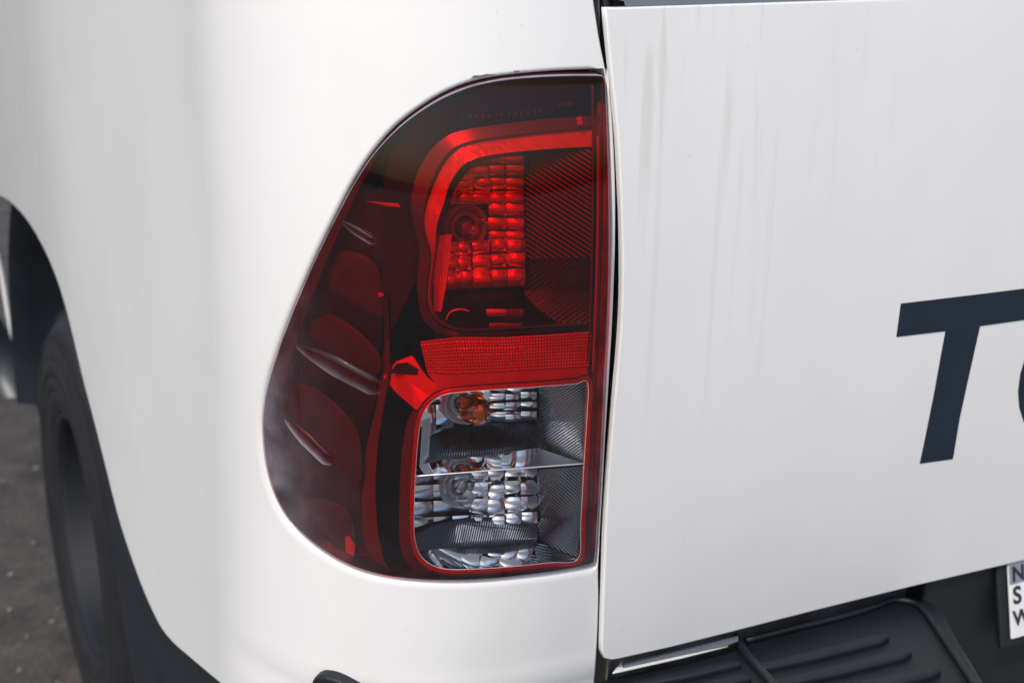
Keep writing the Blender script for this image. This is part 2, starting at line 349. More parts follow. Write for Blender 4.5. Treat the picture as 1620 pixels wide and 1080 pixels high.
def quarter_panel():
    h = HOLE; nrm = np.clip((945-h[:, 0])/12, 0, 1)
    wd = np.where(h[:, 0] > 900, np.minimum(1.4+7*nrm, 8), 8.0)
    low = np.clip((h[:, 1]-600)/200, 0, 1); wd = wd*(1+.5*low*(nrm > .5))
    outs = [offset(h, wd*(1-math.sin(a))) for a in np.linspace(0, math.pi/2, 6)]
    dps = [.0042*(1-math.cos(a)) for a in np.linspace(0, math.pi/2, 6)]
    outs_sz = [px2sz(q) for q in outs]
    chain = [(outs_sz[i], dps[i]) for i in range(6)]+[(outs_sz[-1], .016), (outs_sz[-1], .03)]
    hole = outs_sz[0]
    # right edge of the panel beside the tailgate gap
    edge_px = spline([(928, -90), (936, -30), (943, 20), (950, 65), (958.5, 108), (966, 150), (970.5, 200), (973.5, 260), (975, 320), (974.5, 390), (972.5, 450), (969.5, 520), (964, 610), (959, 690), (953, 790), (949, 870), (947.5, 905), (948, 950), (945.5, 1020), (941, 1085), (936, 1160)], False, 4)
    edge = px2sz(edge_px)
    arch_px = spline([(-40, 300), (3, 312), (28, 332), (50, 360), (72, 400), (90, 443), (103, 485), (115, 532), (131, 600), (150, 672), (170, 752), (191, 832), (222, 922), (250, 985), (272, 1015), (300, 1040), (345, 1078), (400, 1120)], False, 4)
    arch = px2sz(arch_px)
    # round the panel: right edge downwards, bottom, arch, forward edge, top
    bot = np.array([[edge[-1, 0], edge[-1, 1]], [arch[-1, 0]*.5, edge[-1, 1]-.004]])
    a0 = arch[0]
    front = np.array([[a0[0]+.10, a0[1]+.004], [a0[0]+.22, a0[1]-.03], [a0[0]+.34, a0[1]-.11], [a0[0]+.42, a0[1]-.22], [a0[0]+.60, a0[1]-.30], [a0[0]+.60, 1.30]])
    topz = 1.30
    outer = np.vstack([edge, bot, arch[::-1], front, [[.0, topz]]])
    outer = resample(outer, 700, True)
    inner = offset(outer, -np.full(len(outer), .0022))
    ch = [(inner, 0.0), (offset(outer, -np.full(len(outer), .0012)), .0004), (offset(outer, -np.full(len(outer), .0003)), .0013), (outer, .0026), (outer, .02)]
    return sheet('body_panel', inner, [hole], 'paint', truck, 0.0, .010, .014, [chain, ch])
body = quarter_panel()

# dark cavity behind panel gaps and behind the lamp opening
def jamb():
    mb = MB()
    z = np.linspace(.52, 1.3, 40)
    yy = yr(z)
    mb.grid(np.stack([np.stack([np.full(40, x), yy+dy, z], 1) for x, dy in ((-.006, .018), (-.010, .055), (.035, .058), (.040, .012))]))
    o = mb.build('door_jamb', 'jamb', truck)
    mb = MB(); mb.tube([(.008+.0*math.sin(k), float(yr(k))+.034, k) for k in np.linspace(.53, 1.27, 40)], .0075, 10); mb.build('rubber_seal', 'rubber', truck)
    mb = MB(); c = at(976, 214, .02); mb.lathe(c, [(-.014, .0001), (-.014, .009), (0, .009), (.004, .006), (.005, .0001)], 20); bevel(mb.build('rubber_buffer', 'rubber', truck), .001, 2)
    for q in ((978, 287), (976, 441)):
        mb = MB(); c = at(q[0], q[1], .022); mb.lathe(c, [(-.012, .0001), (-.012, .0035), (0, .0035), (.002, .002), (.002, .0001)], 12); mb.build('screw', 'rubber', truck)
jamb()
def paint_chips():
    mb = MB()
    for cx, cy, L, wd, ang in ((762, 121, 38, 5, -.12), (817, 113.5, 11, 3, -.05)):
        pts = []
        n = 22
        for k in range(n):
            a = 2*math.pi*k/n; rx = L/2*(1+.22*math.sin(3*a+1)); ry = wd/2*(1+.4*math.sin(5*a)*.8)
            x = rx*math.cos(a); y = ry*math.sin(a); pts.append((cx+x*math.cos(ang)-y*math.sin(ang), cy+x*math.sin(ang)+y*math.cos(ang)))
        P = at(*np.array(pts).T, -.0003); mb.add(P, [tuple(range(n))[::-1]])
    mb.build('paint_chip', 'scuff', truck, False)
paint_chips()

# ================================================================== TAIL LIGHT
def swell(z): return .20*np.clip(.046-(z-.93)**2, 0, 1)   # the lens swells out of the panel, most at mid height
def lens_surf(s, z, d):
    z = np.asarray(z, float); return Surf(s, z, np.asarray(d, float)-swell(z+0*np.asarray(s, float)))
def px2lens(poly, d=0.0):
    z = np.full(len(poly), .93)
    for _ in range(5): q = px2sz(poly, d-swell(z)); z = q[:, 1]
    return q
def at_lens(px, py, d=0.0):
    q = px2lens(np.stack([np.asarray(px, float).ravel(), np.asarray(py, float).ravel()], 1), np.broadcast_to(d, np.shape(px)).ravel()); return lens_surf(q[:, 0], q[:, 1], np.broadcast_to(d, np.shape(px)).ravel()).reshape(np.shape(px)+(3,))
WIN = spline([(930, 604.5), (929, 660), (926, 710), (923, 760), (919, 830), (914.5, 884), (870, 890), (800, 897), (740, 900.5), (706, 900), (684, 894), (667, 881), (658, 862), (654.5, 835), (655, 790), (657, 745), (660, 705), (664, 672), (671, 650), (684, 634), (702, 624), (730, 619.5), (790, 615), (860, 610.5), (910, 606.5)], True, 5)
WIN = resample(WIN, 240, True)
def side_of(poly, y0):                          # split the window outline at the moulded divider line from (655, 753) to (925, 733)
    p = np.array(poly); line = lambda x: 753-(x-655)*20/270.
    upm = p[:, 1] < line(p[:, 0]); return p, upm, line
lamp_parts = []
def tail_light():
    # housing: the bowl behind everything
    rings = []
    q0 = resample(LENS, 160, True); c = np.array([720., 540.])
    for off, d in ((1.2, .001), (1.2, .012), (4, .030), (8, .050), (30, .085)):
        sz_ = px2sz(offset(q0, -off)); rings.append(Surf(sz_[:, 0], sz_[:, 1], d))
    mb = MB(); G = np.array(rings); G = np.concatenate([G, G[:, :1]], 1); mb.grid(G)
    cc = at(np.array([720.]), np.array([540.]), .12)[0]; n = len(mb.v); mb.v.append(tuple(cc)); m = G.shape[1]
    for i in range(m-1): mb.f.append((4*m+i, 4*m+i+1, n))
    L = mb.build('tail_light', 'housing', truck); L['label'] = 'dark smoked red tail light wrapping round the corner, clear lower windows'
    g_ = px2sz(offset(q0, .7)); mb = MB(); mb.tube(Surf(g_[:, 0], g_[:, 1], .0058), .0011, 8, True); mb.tube(Surf(g_[:, 0], g_[:, 1], .0085), .0013, 8, True); mb.build('gasket', 'darkred', L)
    # outer lens with the clear window opening
    win = px2lens(WIN, -.0015)
    LI = [offset(LENS, -x) for x in (3.2, 1.6, .5, 0)]
    chain = [(px2lens(LI[0], -.0015), -.0015), (px2lens(LI[1]), -.0010), (px2lens(LI[2]), .0004), (px2lens(LI[3]), .0025), (px2lens(LI[3]), .022)]
    sheet('red_lens', chain[0][0], [win], 'red', L, -.0015, .005, .006, [chain], fn=lens_surf)
    line = lambda x: 753-(x-655)*20/270.
    p = WIN; x0, x1 = 656.3, 924.4
    k = np.where((p[:, 1] < line(p[:, 0])-2))[0]; kk = np.where(p[:, 1] > line(p[:, 0])+2)[0]
    def run(idx):                                # contiguous run round the closed outline
        idx = np.sort(idx); g = np.where(np.diff(idx) > 1)[0]
        if len(g): idx = np.r_[idx[g[0]+1:], idx[:g[0]+1]]
        return p[idx]
    for seg, off in ((run(k), -1.2), (run(kk), 1.2)):
        a, b = seg[-1], seg[0]
        xs = np.linspace(a[0], b[0], 24); mid = np.stack([xs, line(xs)+off], 1)
        sheet('clear_lens', px2lens(np.vstack([seg, mid]), -.0016), [], 'clear', L, -.0016, .006, .006, fn=lens_surf)
    xs = np.linspace(x0, x1, 30); mb = MB(); mb.tube(at_lens(xs, line(xs), .0002), .0006, 8); mb.build('divider', 'satin', L)
    # moulded beads round the window
    for off, d, r, mt in ((2.6, .0010, .0009, 'redglow'), (8, .004, .0010, 'darkred'), (5.4, .003, .0005, 'satin'), (-.2, .0005, .0005, 'satin')):
        mb = MB(); mb.tube(at_lens(*offset(WIN, off).T, d), r, 8, True); mb.build('window_bead', mt, L)
    # red wall behind the border: from the window edge back
    def strip(name, mat, conts, n=90, closed=False, flip=False):
        G = np.array([at(*resample(spline(cn, closed, 6), n, closed).T, d) for cn, d in conts])
        if closed: G = np.concatenate([G, G[:, :1]], 1)
        mb = MB(); mb.grid(G, flip); return mb.build(name, mat, L)
    # ---------------- upper chamber frame: stepped ledges
    K0 = [(936, 183), (880, 187), (830, 192), (770, 200), (735, 206), (705, 217), (677, 243), (657, 283), (650, 328), (658, 368), (664, 400), (660, 440), (662, 480), (674, 512), (712, 531), (800, 530), (936, 521)]
    K1 = [(936, 201), (880, 206), (830, 211), (775, 218), (745, 223), (717, 234), (694, 262), (678, 300), (668, 340), (672, 372), (680, 402), (676, 440), (674, 478), (686, 506), (722, 525), (800, 524), (936, 516)]
    K1b = [(936, 205), (880, 210), (830, 215), (777, 222), (748, 227), (722, 238), (700, 265), (683, 302), (672, 342), (675, 374), (682, 402), (678, 440), (677, 478), (688, 504), (724, 522), (800, 521), (936, 513)]
    K2 = [(936, 232), (880, 235), (830, 239), (785, 244), (752, 251), (731, 263), (712, 290), (702, 322), (692, 352), (689, 380), (687, 405), (682, 440), (681, 478), (691, 501), (726, 519), (800, 518), (936, 510)]
    K3 = [(936, 237), (880, 241), (830, 245), (790, 250), (760, 258), (742, 270), (722, 296), (710, 326), (700, 354), (694, 382), (691, 405), (686, 440), (684, 478), (694, 499), (728, 516), (800, 515), (936, 507)]
    strip('bezel', 'dimsatin', [(K0, .018), (K1, .013)]); strip('bezel', 'black', [(K1, .013), (K1b, .0165)])
    strip('bezel', 'hot', [(K1b, .0165), (K2, .0085)]); strip('bezel', 'black', [(K2, .0085), (K3, .017)])
    # backing for the smoked top band and left field
    strip('inner_cover', 'housing', [([(938, 126), (880, 127), (800, 134), (740, 147), (700, 164), (662, 190), (632, 222), (612, 262), (606, 320), (606, 400), (604, 480), (612, 540)], .012),
                                     ([(938, 184), (880, 188), (830, 193), (770, 201), (735, 207), (705, 218), (677, 244), (657, 284), (650, 329), (658, 369), (664, 401), (660, 440)], .026)], 80)
    return L, strip
TL, strip = tail_light()

def cells(name, mat, xl, yl, dfun, h=.0028, n=7, tilt=.0018, skew=0.0, parent=None, mask=None):
    """pillowed reflector facets: xl column limits (px), yl row limits (px), dfun depth"""
    mb = MB(); u = np.linspace(0, 1, n); U, V_ = np.meshgrid(u, u, indexing='ij')
    for i in range(len(yl)-1):
        for j in range(len(xl)-1):
            x = xl[j]+(xl[j+1]-xl[j])*U; y = yl[i]+(yl[i+1]-yl[i])*V_+skew*(x-xl[0])
            cx, cy = x.mean(), y.mean()
            if mask and not mask(cx, cy): continue
            tx, ty = rng.uniform(-tilt, tilt, 2)
            d = dfun(x, y)+h*((2*U-1)**2*.6+(2*V_-1)**2*.9)+tx*(2*U-1)+(ty+.0012)*(2*V_-1)
            mb.grid(at(x, y, d))
    return mb.build(name, mat, parent or TL)
def relief(name, mat, corners, nu, nv, fun, flip=False):
    """a panel spanned by two polylines (each list of (px, py, depth)) with a relief function fun(u, v) in metres"""
    A, B = corners
    def rs(c):
        c = np.array(c, float); L = np.r_[0, np.cumsum(np.hypot(*(c[1:, :2]-c[:-1, :2]).T))]; t = np.linspace(0, L[-1], nu); return np.stack([np.interp(t, L, c[:, k]) for k in range(3)], 1)
    a, b = rs(A), rs(B); pa = at(*a.T); pb = at(*b.T); v = np.linspace(0, 1, nv)[None, :, None]
    P = pa[:, None]*(1-v)+pb[:, None]*v
    n = np.cross(np.gradient(P, axis=0), np.gradient(P, axis=1)); n /= np.linalg.norm(n, axis=2)[..., None]+1e-12
    n = np.where((n*fw).sum(2)[..., None] > 0, -n, n)
    U, V_ = np.meshgrid(np.linspace(0, 1, nu), np.linspace(0, 1, nv), indexing='ij')
    P = P+n*fun(U, V_)[..., None]; mb = MB(); mb.grid(P, flip); return mb.build(name, mat, TL)
tri = lambda t: np.abs((t % 1)-.5)*2

# ---------------- upper chamber: reflector, side wall, shelf
up_d = lambda x, y: .036-.012*np.clip((760-x)/70, 0, 1)**1.6-.010*np.clip((300-y)/60, 0, 1)
cells('reflector', 'spark', [700, 722, 748, 775, 801, 829], [244, 262, 282, 302, 323], up_d, h=.0036, mask=lambda x, y: True)
cells('reflector', 'spark', [716, 745, 773, 801, 829], [323, 345, 366, 384], up_d, h=.0036, mask=lambda x, y: x > 770)
cells('reflector', 'spark', [684, 704, 726, 748, 778, 803, 831], [384, 407, 432, 459], up_d, skew=-.05, h=.0048)
relief('reflector_backing', 'dimsatin', ([(690, 240, .066), (690, 480, .066)], [(835, 240, .075), (835, 480, .075)]), 12, 12, lambda u, v: 0*u)
relief('fluted_strip', 'hot', ([(694, 372, .020), (686, 430, .021), (686, 492, .022)], [(714, 370, .026), (708, 430, .026), (698, 492, .024)]), 90, 42, lambda u, v: .0007*tri(v*5)+.0003*tri(u*30))
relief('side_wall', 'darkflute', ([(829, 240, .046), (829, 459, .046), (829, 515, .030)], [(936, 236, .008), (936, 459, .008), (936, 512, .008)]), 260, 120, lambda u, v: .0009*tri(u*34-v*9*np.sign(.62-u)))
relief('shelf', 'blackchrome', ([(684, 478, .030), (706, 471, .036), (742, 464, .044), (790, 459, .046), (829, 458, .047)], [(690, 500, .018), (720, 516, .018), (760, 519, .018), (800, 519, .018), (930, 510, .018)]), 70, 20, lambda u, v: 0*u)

cells('reflector', 'spark', [770, 800, 828], [489, 500], lambda x, y: .022+0*x, h=.0012, n=5)  # bright bar modelled in place of a reflected glint on the shelf
cells('reflector', 'spark', [774, 801, 826], [511, 521], lambda x, y: .014+0*x, h=.0012, n=5)  # second glint bar, a reflection built as a bright ledge
g_ = spline([(706, 506), (712, 494), (728, 489), (742, 492)]); mb = MB(); mb.tube(at(g_[:, 0], g_[:, 1], .018), .0007, 6); mb.build('glint_arc', 'hot', TL)  # bright tube drawn as an arc-shaped glint
# ---------------- reflex band
def prisms(u, v): return .0022*(1-np.maximum(tri(u*58), tri(v*11)))
relief('reflex_panel', 'redprism', ([(664, 540, .012), (720, 533, .010), (800, 533, .010), (937, 524, .008)], [(676, 590, .010), (720, 592, .008), (800, 588, .008), (932, 580, .006)]), 350, 50, prisms)
relief('reflex_panel', 'redglow', ([(676, 590, .010), (720, 592, .008), (800, 588, .008), (932, 580, .006)], [(700, 621, .006), (740, 617, .006), (800, 613, .006), (930, 603, .005)]), 200, 18, lambda u, v: .0005*tri(u*70+v*4))

# ---------------- facets left of the window
def facet(name, mat, pts):
    P = at(*np.array(pts, float).T); return link(name, P, [tuple(range(len(P)))], mat, TL, False)
facet('bright_facet', 'satin', [(606, 596, .014), (626, 572, .016), (652, 562, .014), (664, 580, .009), (640, 596, .011), (628, 622, .013)])
facet('bright_facet', 'hot', [(664, 580, .009), (676, 596, .008), (700, 617, .006), (682, 628, .006), (650, 606, .012), (640, 596, .011)])
facet('bright_facet', 'satin', [(628, 622, .013), (640, 596, .011), (650, 606, .012), (682, 628, .006), (670, 640, .005), (658, 648, .006)])
facet('bright_facet', 'hot', [(543, 850, .013), (552, 846, .010), (562, 862, .009), (560, 880, .012), (547, 872, .013)])
facet('bright_facet', 'satin', [(546, 882, .012), (562, 888, .009), (568, 896, .009), (552, 893, .012)])
facet('bright_facet', 'hot', [(912, 186, .010), (919, 184, .007), (922, 196, .006), (914, 199, .010)])
facet('bright_facet', 'satin', [(578, 318, .011), (630, 322, .008), (634, 328, .008), (612, 327, .011)])
facet('bright_facet', 'hot', [(598, 462, .0105), (606, 463, .008), (607, 468, .008), (599, 470, .0105)])
mb = MB()
for k in range(13): mb.tube(at(np.array([732+k*10.2+(k % 3), 733+k*10.2+(k % 2)*2]), np.array([188.5-k*.8, 184-k*.8]), .009), .0003, 5)
for k in range(5): mb.tube(at(np.array([884+k*5, 886+k*5]), np.array([168, 163-(k % 2)*2]), .009), .0003, 5)
mb.build('mould_mark', 'socket', TL)
facet('facet_opening', 'black', [(616, 590, .010), (628, 575, .010), (644, 573, .010), (662, 584, .009), (660, 593, .009), (640, 592, .0095)])
yl_ = [470, 540, 600, 660, 720, 780, 840, 880, 905]
def vstrip(mat, xa, da, xb, db): strip('inner_cover', mat, [([(x, y) for x, y in zip(xa, yl_)], da), ([(x, y) for x, y in zip(xb, yl_)], db)], 60)
XA = [606, 608, 600, 590, 574, 569, 570, 580, 596]; XB = [612, 616, 614, 604, 596, 594, 598, 606, 618]; XC = [646, 644, 646, 646, 636, 632, 636, 648, 668]
vstrip('winered', XA, .024, XB, .010); vstrip('blackchrome', XB, .010, XC, .045)
strip('inner_cover', 'darkred', [([(676, 636), (658, 662), (652, 700), (649, 740), (647, 800), (648, 860), (660, 888), (690, 905), (740, 906), (800, 902), (918, 890), (921, 800), (930, 700), (935, 610)], .006), ([(664, 634), (646, 662), (638, 700), (634, 740), (632, 800), (634, 868), (655, 902), (690, 912), (740, 913), (800, 908), (932, 894), (936, 800), (944, 700), (947, 600)], .014)], 120)
# vertical mouldings at the right edge of the lens
for x0_, y0_, y1_, d, r, mt in ((945, 215, 590, .004, .0011, 'redglow'), (937, 135, 600, .006, .0009, 'darkred'), (954, 128, 880, .006, .0016, 'darkred'), (949, 190, 886, .003, .0008, 'darkred'), (937, 600, 886, .004, .0009, 'redglow')):
    y = np.linspace(y0_, y1_, 40); t = (y-135)/745; x = x0_+10*np.sin(math.pi*np.clip(t, 0, 1))*(1-t)-t*18
    mb = MB(); mb.tube(at(x, y, d), r, 8); mb.build('edge_moulding', mt, TL)

# ---------------- left field: dark inner body with raised panels, and the fins on the lens
strip('side_cover', 'housing', [([(560, 300), (520, 372), (490, 440), (462, 510), (440, 570), (427, 630), (424, 690), (430, 745), (446, 795), (470, 825), (520, 862), (575, 890)], .014), ([(606, 300), (606, 372), (604, 440), (604, 510), (600, 570), (594, 630), (580, 690), (572, 745), (570, 795), (572, 825), (574, 862), (600, 900)], .020)], 60)
for pts, hh in (([(536, 400), (590, 415), (604, 470), (600, 500), (540, 470), (520, 440)], .004), ([(450, 620), (490, 612), (540, 650), (566, 690), (566, 760), (530, 740), (470, 680)], .004), ([(520, 500), (560, 520), (598, 560), (590, 590), (530, 560), (490, 525)], .003), ([(470, 790), (540, 800), (560, 850), (540, 870), (490, 835)], .003)):
    p = resample(spline(pts, True, 6), 40, True); c = np.array(pts, float).mean(0); mb = MB()
    G = np.array([at(*(c+(p-c)*f).T, .0135-.5*hh*g) for f, g in ((1.05, 0), (.96, .35), (.82, .7), (.6, .92), (.3, 1), (.02, 1.02))]); G = np.concatenate([G, G[:, :1]], 1); mb.grid(G); mb.build('raised_pad', 'padred', TL)
def fin(a, b, wd, h):
    a = np.array(a, float); b = np.array(b, float); ax = b-a; L = np.hypot(*ax); ax /= L; pn = np.array([-ax[1], ax[0]])
    u = np.linspace(0, 1, 40); v = np.linspace(-1, 1, 17); U, V_ = np.meshgrid(u, v, indexing='ij')
    prof = np.clip(U/.45, 0, 1)**.55*np.clip((1-U)/.12, 0, 1)**.5; hh = h*np.sin(np.clip(U/.7, 0, 1)*math.pi/2)*np.clip((1-U)/.16, 0, 1)**.7*(1-np.abs(V_)**2.5)
    q = a+U[..., None]*L*ax+(V_*wd/2*np.maximum(prof, .02))[..., None]*pn
    mb = MB(); mb.grid(at_lens(q[..., 0], q[..., 1], -.0018-hh), True); return mb.build('aero_fin', 'red', TL)
fin((540, 350), (596, 384), 16, .0022); fin((468, 546), (606, 618), 32, .0034); fin((450, 662), (526, 734), 22, .0028)

# ---------------- lower windows: two reflector compartments
line = lambda x: 753-(x-655)*20/270.
dl = lambda x, y: .050-.030*np.clip((735-x)/85, 0, 1)**1.7
cells('reflector', 'chrome', [775, 800, 824, 849], [606, 621, 637, 652, 668], dl, h=.0024, tilt=.002, skew=-.02)
cells('reflector', 'chrome2', [662, 690, 720, 748, 775], [610, 640, 690], dl, h=.004, tilt=.002)
cells('reflector', 'chrome', [655, 686, 716, 745, 772, 798, 824, 850], [742, 768, 794, 819, 842], dl, h=.0030, tilt=.0025, skew=-.05)
relief('fluted_strip', 'dchrome', ([(667, 664, .012), (662, 745, .012)], [(681, 660, .020), (676, 742, .020)]), 60, 40, lambda u, v: .0008*tri(v*5))
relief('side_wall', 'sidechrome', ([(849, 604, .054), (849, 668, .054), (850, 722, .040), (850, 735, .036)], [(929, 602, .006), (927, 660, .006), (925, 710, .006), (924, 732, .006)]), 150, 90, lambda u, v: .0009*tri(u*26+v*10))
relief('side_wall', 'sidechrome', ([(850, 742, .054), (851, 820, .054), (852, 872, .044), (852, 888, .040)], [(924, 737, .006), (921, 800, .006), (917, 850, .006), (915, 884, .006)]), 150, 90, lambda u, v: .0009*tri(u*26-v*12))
def arcshelf(back, mid, front, teeth):
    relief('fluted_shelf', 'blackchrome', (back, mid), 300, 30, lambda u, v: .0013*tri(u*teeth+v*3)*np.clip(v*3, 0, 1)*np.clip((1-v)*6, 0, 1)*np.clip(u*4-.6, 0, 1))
    relief('mirror_floor', 'chrome2', (mid, front), 60, 12, lambda u, v: 0*u)
arcshelf([(664, 705, .018), (682, 688, .030), (705, 678, .042), (745, 670, .052), (800, 669, .053), (850, 671, .054)],
         [(662, 735, .014), (690, 728, .020), (730, 722, .026), (780, 718, .030), (850, 708, .034)],
         [(658, 752, .003), (700, 749.5, .003), (780, 743.5, .003), (925, 733, .003)], 46)
arcshelf([(658, 843, .020), (690, 829, .036), (720, 822, .046), (760, 817, .053), (800, 818, .054), (850, 828, .054)],
         [(657, 872, .014), (690, 868, .024), (730, 865, .034), (780, 862, .040), (850, 855, .044)],
         [(664, 880, .003), (700, 899, .003), (780, 898, .003), (914, 885, .003)], 52)
relief('divider_shelf', 'housing', ([(656, 752, .003), (780, 742, .003), (925, 732, .003)], [(660, 738, .030), (760, 730, .030), (860, 722, .030)]), 20, 4, lambda u, v: 0*u-.001)

def bulb(px, py, d, r, glass, label):
    c = at(px, py, d)
    mb = MB(); prof = [(r*math.cos(a), r*math.sin(a)) for a in np.linspace(.02, 2.5, 26)]; prof += [(-r*1.35, r*.55), (-r*1.7, r*.52)]
    mb.lathe(c, prof, 40); o = mb.build('bulb', glass, TL, label=label)
    for p_ in o.data.polygons: pass
    bm = bmesh.new(); bm.from_mesh(o.data); bmesh.ops.recalc_face_normals(bm, faces=bm.faces); bm.to_mesh(o.data); bm.free()
    mb = MB(); mb.lathe(c, [(-r*1.2, .0001), (-r*1.2, r*.42), (-r*1.5, r*.6), (-r*2.2, r*.6)], 24); mb.build('bulb_base', 'metal', TL)
    mb = MB(); cc = Vector(c)
    mb.tube([cc+Vector((-r*.28, r*1.2, 0)), cc+Vector((-r*.24, 0, 0))], .0005, 6); mb.tube([cc+Vector((r*.28, r*1.2, 0)), cc+Vector((r*.24, 0, 0))], .0005, 6)
    mb.tube([cc+Vector((-r*.24+r*.48*k/20, 0, .0008*math.sin(k*2.2))) for k in range(21)], .0003, 5); mb.build('filament', 'metal', TL)
    s = cc+Vector((0, r*1.55, 0))
    mb = MB(); mb.lathe(s, [(.0, r*.7), (.003, r*.95), (.0, r*1.05), (-.004, r*1.15), (.004, r*1.35), (.004, r*1.5), (-.004, r*1.6), (-.020, r*1.65)], 48); mb.build('socket_ring', 'socket', TL)
    mb = MB(); mb.lathe(s, [(-.012, .0001), (-.012, r*.9)], 32); mb.build('socket_ring', 'black', TL)
bulb(750, 647, .032, .0132, 'amber', 'amber glass bulb in the upper clear window')
bulb(743, 781, .032, .0128, 'glass', 'clear glass bulb in the lower clear window')
bulb(752, 368, .024, .0130, 'glass', 'clear glass bulb behind the red lens')

# ================================================================== TAILGATE
def yt(z):
    z = np.asarray(z, float); y = .17*(z-.93)**2-.002
    low = np.clip((.75-z)/.14, 0, 1); return y+.0012*low*low
def gate_surf(x, z, d):
    x = np.asarray(x, float); z = np.asarray(z, float)+0*x; return np.stack([x, yt(z)+np.asarray(d)+.003*x*x, z], -1)
def on_gate(poly, d=0.0):
    poly = np.array(poly, float); r = rays(poly[:, 0], poly[:, 1]); lo = np.full(len(poly), .6); hi = np.full(len(poly), 4.)
    for _ in range(40):
        m = (lo+hi)/2; P = CAM+r*m[:, None]; g = P[:, 1]-yt(P[:, 2])-d-.003*P[:, 0]**2 > 0; hi = np.where(g, m, hi); lo = np.where(g, lo, m)
    P = CAM+r*hi[:, None]; return np.stack([P[:, 0], P[:, 2]], 1)
def tailgate():
    left = spline([(958, 13), (960, 40), (965, 90), (971, 150), (977, 210), (981, 280), (984, 350), (985, 420), (984, 490), (979.5, 560), (973, 630), (967, 700), (961, 780), (957.5, 850), (955.5, 920), (953.5, 980), (952.5, 1022), (953.5, 1036), (959, 1043), (970, 1044)], False, 4)
    l = on_gate(left)
    bot = on_gate([(1060, 1024), (1150, 1001.5), (1300, 963), (1450, 926), (1618, 887)])
    sl_ = (bot[-1, 1]-bot[0, 1])/(bot[-1, 0]-bot[0, 0])
    top = on_gate([(1140, 1), (1050, 7)])
    zt = l[0, 1]
    outer = np.vstack([l, bot, [[1.42, bot[-1, 1]], [1.42, zt]], [[.3, zt+.001]]]); outer = resample(outer, 420, True)
    w_ = .0018; rings = [(offset(outer, -w_*(1-math.sin(a))), w_*(1-math.cos(a))) for a in np.linspace(0, math.pi/2, 6)]
    g = sheet('tailgate', rings[0][0], [], 'paint_gate', truck, 0.0, .012, .014, [rings+[(outer, .0065)]], fn=gate_surf)
    # closed shell behind the skin
    mb = MB(); mb.box((float(l[:, 0].max())+.004, .050, .66), (1.41, .075, 1.19)); bevel(mb.build('inner_shell', 'jamb', g, False))
    # grey cap along the top edge
    mb = MB(); y0 = float(yt(zt)); X = np.linspace(.006, 1.42, 12)
    mb.grid(np.stack([np.stack([X, np.full(12, y), np.full(12, z)], 1) for y, z in ((y0+.004, zt+.0005), (y0+.006, zt+.004), (y0+.030, zt+.005), (y0+.034, zt+.001), (y0+.034, zt-.03))])); mb.build('top_cap', 'cap', g)
    mb = MB(); mb.box((-.05, y0+.045, zt-.06), (1.42, y0+.9, zt+.014)); bevel(mb.build('bed_cover', 'black', truck, False), .006)
    return g
gate = tailgate()
def decal(name, poly, mat, thick=.0006, hole=None):
    p = on_gate(poly); n = len(p); o = resample(p, 90, True)
    a = gate_surf(o[:, 0], o[:, 1], -thick); 
    hl = [resample(on_gate(hole), 60, True)] if hole is not None else []
    sheet(name, o, hl, mat, gate, -thick, .012, .012, [[(o, -thick), (o, 0.0005)]], fn=gate_surf)
def ded(poly, m=6):                             # polygon with sharp corners kept: subdivide each edge
    p = np.array(poly, float); out = []
    for i in range(len(p)):
        for t in np.arange(m)/m: out.append(p[i]*(1-t)+p[(i+1) % len(p)]*t)
    return np.array(out)
def letter(poly, hole=None):
    o = on_gate(ded(poly)); hl = [on_gate(ded(hole))] if hole is not None else []
    ch = [[(o, -.0006), (o, .0005)]]+[[(h, -.0006), (h, .0005)] for h in hl]
    return sheet('letter', o, hl, 'decal', gate, -.0006, .012, .012, ch, fn=gate_surf)
letter([(1425, 480), (1530, 467.5), (1643, 453.5), (1640, 503), (1550, 515.5), (1540, 560), (1530, 605), (1518, 660), (1507, 725.5), (1455, 732.8), (1466, 680), (1478, 620), (1487, 570), (1495.5, 523.5), (1418, 532.5)])
oc = lambda cx, cy, rx, ry, n=28: [(cx+rx*math.cos(a)+.22*ry*math.sin(a), cy-ry*math.sin(a)-.13*rx*math.cos(a)) for a in np.linspace(0, 2*math.pi, n, endpoint=False)]
letter(oc(1714, 578, 100, 124), oc(1714, 578, 56, 80))

